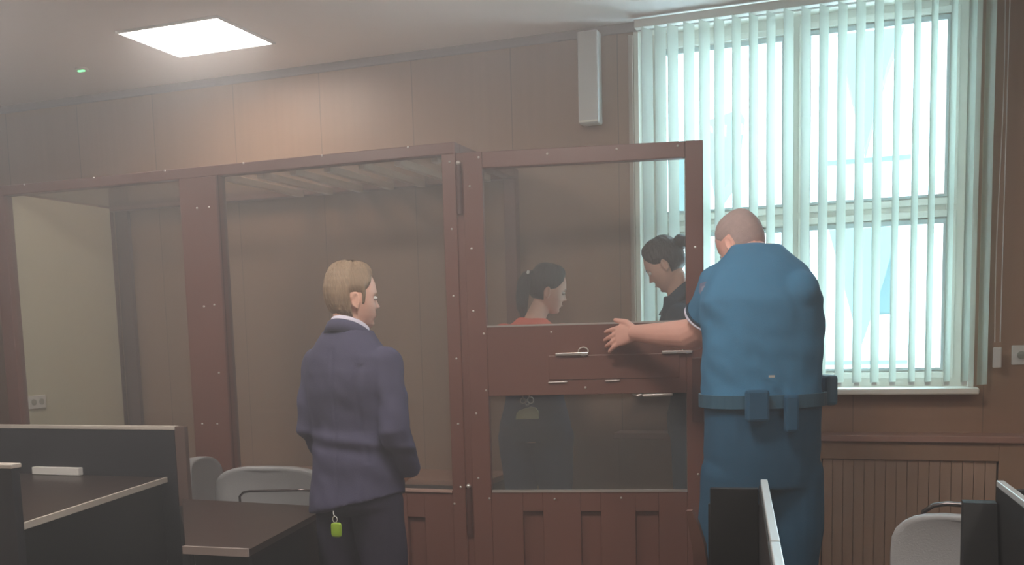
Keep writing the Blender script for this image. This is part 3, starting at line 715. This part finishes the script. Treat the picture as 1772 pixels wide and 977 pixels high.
def person(name_lbl, base, yaw_, secs, neck, hc, hyaw, htilt, hroll, arms, legs, skin, top, bottom, hscale=1, fem=0, zf=0, hem_i=1, sleeve=1.0, sleeve_r=.012, topdisp=None, voxel_top=.008, hands=None, neck_r=.056, toppad=.012, ring_fix=None, pants_top=None, pants_r=1.0, topvox=None, dark=True):
    """secs: (x,y,z,hw,hd,yaw) from pelvis to neck base in local facing frame; arms/legs: joint lists with radii in WORLD space or local"""
    root = empty('person', (base[0], base[1], zf))
    if dark: root['darkbrow'] = 1
    W = Matrix.Translation(Vector((base[0], base[1], 0))) @ Matrix.Rotation(yaw_, 4, 'Z')
    def P(p): return (W @ Vector(p[:3])) if (len(p) < 5) else Vector(p[:3])
    HM = headM(P(hc), yaw_+hyaw, htilt, hroll)
    # skin body: one continuous surface
    b = MB(); b.loft([sect(W @ Vector(s_[:3]), s_[3]*.9, s_[4]*.9, yaw_+(s_[5] if len(s_) > 5 else 0)) for s_ in secs])
    nb = W @ Vector(neck); hb = HM @ (Vector((0, -.018, -.075))*hscale); hb2 = HM @ (Vector((0, -.012, -.02))*hscale)
    b.tube([nb+Vector((0, 0, -.05)), nb, (nb+hb)/2, hb, hb2], [neck_r*1.25, neck_r*1.08, neck_r, neck_r*.98, neck_r*.9], 20)
    hm = head_mb(HM, hscale, fem); b.add(hm.v, hm.f)
    for arm in arms:
        pts = [Vector(p[:3]) if p[3] == 'w' else W @ Vector(p[:3]) for p in arm['j']]
        b.tube(pts, [r_ for r_ in arm['r']], 16)
        h = arm['hand']; hand_mb(b, pts[-1], h[0] if h[-1] == 'w' else W.to_3x3() @ Vector(h[0]), h[1] if h[-1] == 'w' else W.to_3x3() @ Vector(h[1]), h[2], h[3], h[4], h[5], h[6])
    for leg in legs: b.tube([W @ Vector(p) for p in leg['j']], [r_*.85 for r_ in leg['r']], 16)
    body = remesh(b, 'body', skin, root, .0042, 4)
    eyes(HM, root, hscale)
    # top garment
    tp = MB(); tp.loft([sect(W @ Vector(s_[:3]), s_[3]+toppad, s_[4]+toppad, yaw_+(s_[5] if len(s_) > 5 else 0), roll=(s_[6] if len(s_) > 6 else 0)) for s_ in secs[hem_i:]])
    for arm in arms:
        pts = [Vector(p[:3]) if p[3] == 'w' else W @ Vector(p[:3]) for p in arm['j']]; rr = [r_+sleeve_r for r_ in arm['r']]
        # cut the sleeve at the given fraction
        L_ = sum((pts[i+1]-pts[i]).length for i in range(len(pts)-1)); lim = L_*arm.get('sleeve', sleeve); acc = 0; q = [pts[0]]; qr = [rr[0]]
        for i in range(len(pts)-1):
            l_ = (pts[i+1]-pts[i]).length
            if acc+l_ >= lim:
                t = (lim-acc)/l_; q.append(pts[i].lerp(pts[i+1], t)); qr.append((rr[i]*(1-t)+rr[i+1]*t)+arm.get('flare', 0)); break
            acc += l_; q.append(pts[i+1]); qr.append(rr[i+1])
        arm['end'] = (q[-1], (q[-1]-q[-2]).normalized(), qr[-1])
        tp.tube(q, qr, 18, caps=False)
        sh = MB().ell(q[0], rr[0]*1.0, rr[0]*1.0, rr[0]*1.0); tp.add(sh.v, sh.f)
    topo = remesh(tp, top[0], top[1], root, topvox or voxel_top, 5, topdisp or wrinkle(.006))
    # trousers
    tr = MB(); ps = secs[:pants_top or 3]
    tr.loft([sect(W @ Vector(s_[:3]), (s_[3]+.006)*pants_r, (s_[4]+.006)*pants_r, yaw_+(s_[5] if len(s_) > 5 else 0)) for s_ in ps])
    for leg in legs: tr.tube([W @ Vector(p) for p in leg['j']], [r_+.012 for r_ in leg['r']], 18, caps=False)
    for leg in legs:
        e_ = MB().ell(W @ Vector(leg['j'][0]), leg['r'][0]+.012, leg['r'][0]+.012, leg['r'][0]); tr.add(e_.v, e_.f)
    remesh(tr, bottom[0], bottom[1], root, .009, 5, wrinkle(.006, 7, 5, seed=3))
    shoes(root, [W @ Vector(leg['j'][-1]) for leg in legs], yaw_, zf)
    tag(root, name_lbl, 'person')
    return root, W, HM, arms

# ---- man in the navy suit, seen from behind, head turned right
secs = [(0, 0, .80, .155, .10), (0, -.01, .90, .178, .118, 0, .0), (0, -.005, 1.02, .168, .112), (0, 0, 1.12, .160, .108), (0, -.005, 1.25, .178, .118), (0, -.015, 1.34, .188, .118), (0, -.02, 1.40, .165, .100), (0, -.015, 1.445, .105, .078), (0, -.01, 1.475, .068, .066)]
secs_j = [(0, 0, .80, .155, .10), (0, -.015, .835, .186, .128, 0, -.22), (0, -.01, .93, .180, .122, 0, -.12), (0, -.005, 1.02, .168, .114, 0, -.05), (0, 0, 1.12, .160, .108), (0, -.008, 1.25, .168, .118), (0, -.015, 1.33, .178, .115), (0, -.02, 1.385, .160, .100), (0, -.02, 1.435, .115, .082), (0, -.012, 1.480, .075, .070)]
arms = [dict(j=[(.160, -.01, 1.355, 0), (.195, -.025, 1.24, 0), (.212, -.05, 1.12, 0), (.215, .0, 1.04, 0), (.195, .06, .955, 0)], r=[.050, .044, .040, .036, .028], hand=((-.75, .1, -.65), (.65, 0, -.7), .9, .35, .05, 1, None, 'l')),
        dict(j=[(-.160, -.01, 1.355, 0), (-.180, -.02, 1.24, 0), (-.180, -.03, 1.12, 0), (-.172, .01, 1.04, 0), (-.150, .075, .955, 0)], r=[.050, .044, .040, .036, .028], hand=((.75, .1, -.65), (-.65, 0, -.7), .9, .35, .05, -1, None, 'l'))]
legs = [dict(j=[(.085, 0, .84), (.095, .01, .65), (.10, .02, .46), (.105, -.01, .25), (.11, -.02, .09)], r=[.088, .080, .062, .055, .045]),
        dict(j=[(-.085, 0, .84), (-.09, .0, .65), (-.095, .01, .46), (-.10, -.02, .25), (-.10, -.03, .09)], r=[.088, .080, .062, .055, .045])]
def suit_extra(co, n_):
    lx = co.x+1.83; d_ = 0
    if n_.y < 0:
        d_ -= .0035*g((lx+.005)/.005)*(1 if co.z < 1.42 else 0)      # centre back seam
        d_ += .006*g((co.z-1.085+.10*(lx))/.018)-.006*g((co.z-1.05+.10*(lx))/.018)  # waist fold
        d_ -= .006*g((lx-.115-.02*math.sin(co.z*9))/.012)*(1 if 1.0 < co.z < 1.36 else 0)
    return d_
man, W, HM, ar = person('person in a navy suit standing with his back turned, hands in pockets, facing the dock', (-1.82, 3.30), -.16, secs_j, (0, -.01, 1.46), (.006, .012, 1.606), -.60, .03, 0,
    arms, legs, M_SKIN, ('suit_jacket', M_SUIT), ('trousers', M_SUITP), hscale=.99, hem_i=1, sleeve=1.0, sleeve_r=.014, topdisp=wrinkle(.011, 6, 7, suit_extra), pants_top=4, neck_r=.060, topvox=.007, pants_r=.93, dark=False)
def mask_man(z, th):      # th 0 = face, pi = back
    deg = math.degrees(th)
    line = .075 if deg < 40 else (.075-.0016*(deg-40) if deg < 72 else (.02 if deg < 78 else (-.030 if deg < 86 else (.012 if deg < 112 else -.085))))
    return (z-line)*40
hair_mesh(HM, 'hair', M_HAIRB, man, mask_man, .99, .012, rough=.005)
# shirt collar: band standing above the jacket collar
cb = MB(); rings = []
for k, (hz, rr) in enumerate(((-.012, .070), (.022, .066), (.026, .061), (-.012, .062))):
    rings.append([W @ Vector((rr*1.06*math.cos(2*PI*i/32), -.006+rr*1.05*math.sin(2*PI*i/32), 1.488+hz-.030*math.sin(2*PI*i/32)-.006)) for i in range(32)])
cb.loft(rings, closed=True).build('shirt_collar', M_SHIRT, man, smooth=True)
cb = MB(); rings = []
for k, (hz, rr) in enumerate(((-.03, .098), (.012, .080), (.016, .074), (-.03, .082))):
    rings.append([W @ Vector((rr*1.06*math.cos(2*PI*i/32), -.010+rr*math.sin(2*PI*i/32), 1.474+hz-.040*math.sin(2*PI*i/32)-.004)) for i in range(32)])
cb.loft(rings, closed=True).build('jacket_collar', M_SUIT, man, smooth=True)

# green key fob hanging at the man's left hip
kf = empty('key_fob', (-1.749, 3.0, .79))
rings = []
for k, (yy, q) in enumerate(((-.006, .85), (-.004, 1), (.004, 1), (.006, .85))):
    rings.append([(-1.748+.0195*q*math.copysign(abs(math.cos(t*PI/12))**.45, math.cos(t*PI/12)), 3.0+yy, .792+.0255*q*math.copysign(abs(math.sin(t*PI/12))**.45, math.sin(t*PI/12))) for t in range(24)])
MB().loft(rings).build('fob', M_GREEN, kf, smooth=True)
MB().tube([(-1.752+.009*math.cos(t*PI/8), 3.0, .829+.011*math.sin(t*PI/8)) for t in range(16)], .0014, 6, closed=True).build('split_ring', M_ZINC, kf, smooth=True)
MB().tube([(-1.754, 3.0, .838), (-1.757, 3.0, .850), (-1.816, 3.10, .838), (-1.877, 3.21, .815)], .0014, 6).build('chain', M_ZINC, kf, smooth=True)
tag(kf, 'lime green key fob dangling below the suit jacket', 'key fob')

# ---- uniformed man at the right, head bowed, left hand flat on the door
secs = [(0, .0, .88, .185, .135), (0, .0, 1.00, .198, .145), (0, 0, 1.14, .198, .145), (0, 0, 1.20, .200, .148), (0, .0, 1.32, .200, .150), (0, .005, 1.45, .208, .150), (0, .01, 1.55, .205, .140), (0, .025, 1.615, .182, .122), (0, .040, 1.665, .150, .108), (0, .060, 1.705, .112, .094), (0, .075, 1.735, .088, .082), (0, .085, 1.752, .076, .074)]
arms = [dict(j=[(-.530, 3.760, 1.600, 'w'), (-.560, 3.790, 1.535, 'w'), (-.610, 3.845, 1.450, 'w'), (-.655, 3.885, 1.432, 'w'), (-.790, 4.020, 1.434, 'w'), (-.935, 4.135, 1.443, 'w')], r=[.076, .074, .066, .063, .050, .034], hand=((-.80, .34, -.10), (-.25, -.90, .12), 1.12, .12, .16, 1, (-.06, -.20, -.30, -.42), 'w'), sleeve=.21, flare=.006),
        dict(j=[(-.262, 3.680, 1.565, 'w'), (-.255, 3.74, 1.45, 'w'), (-.260, 3.82, 1.36, 'w'), (-.28, 3.92, 1.33, 'w'), (-.40, 4.05, 1.33, 'w')], r=[.066, .060, .054, .046, .032], hand=((-.8, .5, 0), (0, -.3, .9), 1.02, .5, .06, -1, None, 'w'), sleeve=.5)]
legs = [dict(j=[(.105, 0, .92), (.115, .01, .72), (.12, .02, .52), (.125, -.01, .28), (.13, -.02, .09)], r=[.108, .100, .078, .066, .052]),
        dict(j=[(-.105, 0, .92), (-.115, .03, .72), (-.12, .05, .52), (-.125, .0, .28), (-.125, -.01, .09)], r=[.108, .100, .078, .066, .052])]
off, W, HM, ar = person('person in uniform tinted with painted blue veil, cropped hair, left hand flat on the dock door', (-.375, 3.70), .38, secs, (0, .06, 1.69), (-.035, .165, 1.765), .55, .55, 0,
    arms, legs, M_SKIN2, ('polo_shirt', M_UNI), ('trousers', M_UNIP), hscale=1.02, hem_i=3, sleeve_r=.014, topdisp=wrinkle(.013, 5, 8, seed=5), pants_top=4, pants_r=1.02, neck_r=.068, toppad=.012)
def mask_crop(z, th):
    deg = math.degrees(th)
    line = .082 if deg < 35 else (.082-.0014*(deg-35) if deg < 78 else (.018 if deg < 108 else -.055))
    return (z-line)*40
hair_mesh(HM, 'cropped_hair', M_STUB, off, mask_crop, 1.02, .0022, rough=.0008)
e_p, e_d, e_r = ar[0]['end']
u_ = e_d.orthogonal().normalized(); v_ = e_d.cross(u_)
for (o0, nm, MM, rr, tw) in ((.002, 'sleeve_band', M_SHIRT, e_r+.001, .0045), (-.010, 'sleeve_band', M_UNID, e_r+.000, .0045)):
    MB().tube([e_p+e_d*o0+(u_*math.cos(2*PI*k/28)+v_*math.sin(2*PI*k/28))*rr for k in range(28)], tw, 8, closed=True).build(nm, MM, off, smooth=True)
# collar, belt, pouches, badge
bt = []
for zz, pad in ((1.172, .012), (1.172, .022), (1.218, .022), (1.218, .012)):
    bt.append(sect(W @ Vector((0, 0, zz)), .205+pad, .150+pad, .38, 2.3, 40))
MB().loft(bt, closed=True).build('belt', M_BELT, off)
def on_body(lx, ly, z): return W @ Vector((lx, ly, z))
hol = empty('tmp', (0, 0, 0)); bpy.data.objects.remove(hol)
MB().box(-.022, .022, -.045, .045, -.06, .05, Matrix.Translation(on_body(.250, .02, 1.225)) @ Matrix.Rotation(.38, 4, 'Z')).build('belt_pouch', M_BELT, off, bevel=.012)
MB().box(-.04, .04, -.018, .018, -.06, .05, Matrix.Translation(on_body(-.07, -.185, 1.19)) @ Matrix.Rotation(.38, 4, 'Z')).build('belt_pouch', M_UNIP, off, bevel=.010)
MB().box(-.025, .025, -.016, .016, -.09, .04, Matrix.Translation(on_body(.05, -.182, 1.18)) @ Matrix.Rotation(.38, 4, 'Z')).build('belt_pouch', M_UNIP, off, bevel=.010)
MB().box(-.010, .010, -.003, .003, -.004, .004, Matrix.Translation(on_body(-.02, -.186, 1.285)) @ Matrix.Rotation(.38, 4, 'Z')).build('belt_clip', M_ZINC, off)
# shield patch on the left sleeve
pc = Vector((-.572, 3.700, 1.590)); pn = Vector((-.35, -.93, .12)).normalized(); pu = Vector((0, 0, 1)); pu = (pu-pn*pu.dot(pn)).normalized(); pv = pn.cross(pu)
shp = [(-.024, .026), (0, .032), (.024, .026), (.025, -.004), (.014, -.024), (0, -.034), (-.014, -.024), (-.025, -.004)]
def patch(scale_, o_, nm, MM, par):
    n_ = len(shp); vs = [pc+pn*(o_+dz)+(pv*a+pu*b_)*scale_ for dz in (-.006, .001) for a, b_ in shp]
    return MB().add(vs, [tuple(range(n_)), tuple(range(2*n_-1, n_-1, -1))]+[(k, n_+k, n_+(k+1) % n_, (k+1) % n_) for k in range(n_)]).build(nm, MM, par)
pt = patch(1.0, .012, 'sleeve_patch', mat('patch_cloth', (.16, .17, .27), .8), off)
patch(.55, .0145, 'patch_emblem', mat('patch_emblem', (.34, .34, .42), .8), pt)

# ---- person in the coral top, back turned behind the door, profile to the right
ZF = .15
secs = [(0, 0, ZF+.78, .165, .110), (0, -.015, ZF+.86, .170, .125), (0, -.005, ZF+.98, .140, .100), (0, 0, ZF+1.06, .128, .092), (0, .0, ZF+1.16, .150, .105), (0, -.01, ZF+1.26, .158, .100), (0, -.02, ZF+1.32, .140, .080), (0, -.015, ZF+1.355, .080, .062), (0, -.01, ZF+1.375, .058, .055)]
arms = [dict(j=[(.150, -.01, ZF+1.295, 0), (.185, -.03, ZF+1.17, 0), (.190, -.06, ZF+1.06, 0), (.13, -.03, ZF+1.04, 0), (.07, .12, ZF+1.06, 0)], r=[.045, .040, .034, .032, .024], hand=((-.7, .6, 0), (0, .5, .8), .85, .4, .05, 1, None, 'l'), sleeve=.4),
        dict(j=[(-.150, -.01, ZF+1.295, 0), (-.185, -.03, ZF+1.17, 0), (-.190, -.04, ZF+1.06, 0), (-.14, .03, ZF+1.04, 0), (-.07, .12, ZF+1.05, 0)], r=[.045, .040, .034, .032, .024], hand=((.7, .6, 0), (0, .5, .8), .85, .4, .05, -1, None, 'l'), sleeve=.4)]
legs = [dict(j=[(.085, 0, ZF+.80), (.09, .01, ZF+.62), (.09, .02, ZF+.44), (.09, -.01, ZF+.25), (.09, -.02, ZF+.09)], r=[.092, .076, .058, .050, .038]),
        dict(j=[(-.085, 0, ZF+.80), (-.09, .01, ZF+.62), (-.09, .02, ZF+.44), (-.09, -.01, ZF+.25), (-.09, -.02, ZF+.09)], r=[.092, .076, .058, .050, .038])]
pris, W, HM, ar = person('person in coral red top and dark jeans, dark ponytail, behind the dock door', (-1.545, 4.60), -.02, secs, (0.01, -.005, ZF+1.37), (.065, .055, ZF+1.512), -1.08, .22, .05,
    arms, legs, M_SKIN, ('red_top', M_RED), ('jeans', M_JEAN), hscale=.93, fem=1, zf=ZF, hem_i=3, sleeve_r=.012, toppad=.010, neck_r=.047, pants_top=4)
def mask_w(z, th):
    deg = math.degrees(th)
    line = .080 if deg < 30 else (.080-.0016*(deg-30) if deg < 72 else (.012-.0006*(deg-72) if deg < 110 else -.060))
    return (z-line)*40
hair_mesh(HM, 'hair', M_HAIRD, pris, mask_w, .93, .013, fem=1, rough=.004)
def ponytail(HM, parent, pts, rad, s=.93):
    mb = MB(); P_ = [HM @ (Vector(p)*s) if len(p) == 3 else Vector(p[:3]) for p in pts]; mb.tube(P_, rad, 16)
    def dsp(co, n_): return .004*noise.noise(Vector((co.x*60, co.y*60, co.z*8)))
    return remesh(mb, 'ponytail', M_HAIRD, parent, .006, 3, dsp)
ponytail(HM, pris, [(0, -.085, .05), (0, -.115, .045), (0, -.135, .0), (0, -.13, -.06), (0, -.12, -.12), (0, -.10, -.17)], [.028, .034, .036, .034, .028, .012])
MB().ell(HM @ Vector((.02, -.118, .055)), .010, .009, .014, HM.to_3x3(), n=12, k=8).build('hair_clip', M_PAPER, pris, smooth=True)

# small chrome rings and a pale tag behind the lower door pane
kr = empty('key_ring', (-1.515, 4.40, 1.13))
for cx, cz, r_ in ((-1.522, 1.160, .016), (-1.537, 1.140, .013), (-1.500, 1.142, .015), (-1.517, 1.128, .009)):
    MB().tube([(cx+r_*math.cos(t*PI/8), 4.400, cz+r_*math.sin(t*PI/8)) for t in range(16)], .0030, 6, closed=True).build('ring', M_ZINC, kr, smooth=True)
MB().prism([(-1.575, 1.052), (-1.463, 1.056), (-1.462, 1.092), (-1.475, 1.108), (-1.50, 1.112), (-1.53, 1.104), (-1.560, 1.094), (-1.572, 1.075)], 'y', 4.396, 4.404).build('tag', M_TAG, kr, bevel=.002)
MB().tube([(-1.52, 4.40, 1.17), (-1.52, 4.43, 1.185), (-1.525, 4.48, 1.18)], .003, 6).build('hook', M_ZINC, kr, smooth=True)
tag(kr, 'chrome rings with a pale green tag hanging against the dark jeans', 'key ring')

# ---- dark uniformed person with a bun, bowed, facing left behind the door
secs = [(0, 0, ZF+.82, .160, .115), (0, 0, ZF+.90, .165, .120), (0, .0, ZF+1.02, .140, .100), (0, .015, ZF+1.12, .140, .100), (0, .035, ZF+1.22, .160, .120), (0, .045, ZF+1.32, .160, .110), (0, .05, ZF+1.385, .140, .085), (0, .065, ZF+1.43, .085, .066), (0, .075, ZF+1.455, .062, .058)]
arms = [dict(j=[(.155, .03, ZF+1.36, 0), (.175, .05, ZF+1.23, 0), (.170, .08, ZF+1.12, 0), (.14, .17, ZF+1.10, 0), (.09, .27, ZF+1.12, 0)], r=[.048, .042, .036, .032, .024], hand=((-.3, .9, 0), (0, .2, .9), .88, .4, .06, 1, None, 'l'), sleeve=.95),
        dict(j=[(-.155, .03, ZF+1.36, 0), (-.175, .05, ZF+1.23, 0), (-.170, .08, ZF+1.12, 0), (-.14, .17, ZF+1.10, 0), (-.09, .27, ZF+1.12, 0)], r=[.048, .042, .036, .032, .024], hand=((.3, .9, 0), (0, .2, .9), .88, .4, .06, -1, None, 'l'), sleeve=.95)]
legs = [dict(j=[(.08, 0, ZF+.84), (.085, .02, ZF+.66), (.085, .03, ZF+.47), (.085, .0, ZF+.26), (.085, -.01, ZF+.09)], r=[.088, .076, .058, .050, .038]),
        dict(j=[(-.08, 0, ZF+.84), (-.085, .0, ZF+.66), (-.085, .01, ZF+.47), (-.085, -.02, ZF+.26), (-.085, -.03, ZF+.09)], r=[.088, .076, .058, .050, .038])]
fo, W, HM, ar = person('person with dark hair in a bun, head bowed, facing left behind the door', (-.765, 4.61), 1.50, secs, (0, .075, ZF+1.445), (-.02, .140, ZF+1.600), .02, .52, 0,
    arms, legs, M_SKIN, ('uniform_shirt', M_UNID), ('trousers', M_UNID), hscale=.96, fem=1, zf=ZF, hem_i=3, sleeve_r=.012, toppad=.012, neck_r=.048, pants_top=4)
hair_mesh(HM, 'hair', M_HAIRD, fo, mask_w, .96, .013, fem=1, rough=.003)
def dsp(co, n_): return .003*noise.noise(Vector((co.x*50, co.y*50, co.z*50)))
remesh(MB().ell(HM @ Vector((0, -.118, .045)), .040, .034, .036, HM.to_3x3()), 'hair_bun', M_HAIRD, fo, .006, 2, dsp)
MB().ell(HM @ Vector((.03, -.07, .105)), .008, .012, .006, HM.to_3x3(), n=12, k=8).build('hair_clip', M_PAPER, fo, smooth=True)
rings = []
for hz, rr in ((-.055, .100), (-.02, .078), (.018, .062), (.020, .056), (-.02, .060)):
    rings.append([W @ Vector((rr*math.cos(2*PI*i/32), .070+rr*math.sin(2*PI*i/32), ZF+1.470+hz-.045*math.sin(2*PI*i/32))) for i in range(32)])
MB().loft(rings, closed=True).build('shirt_collar', M_UNID, fo, smooth=True)
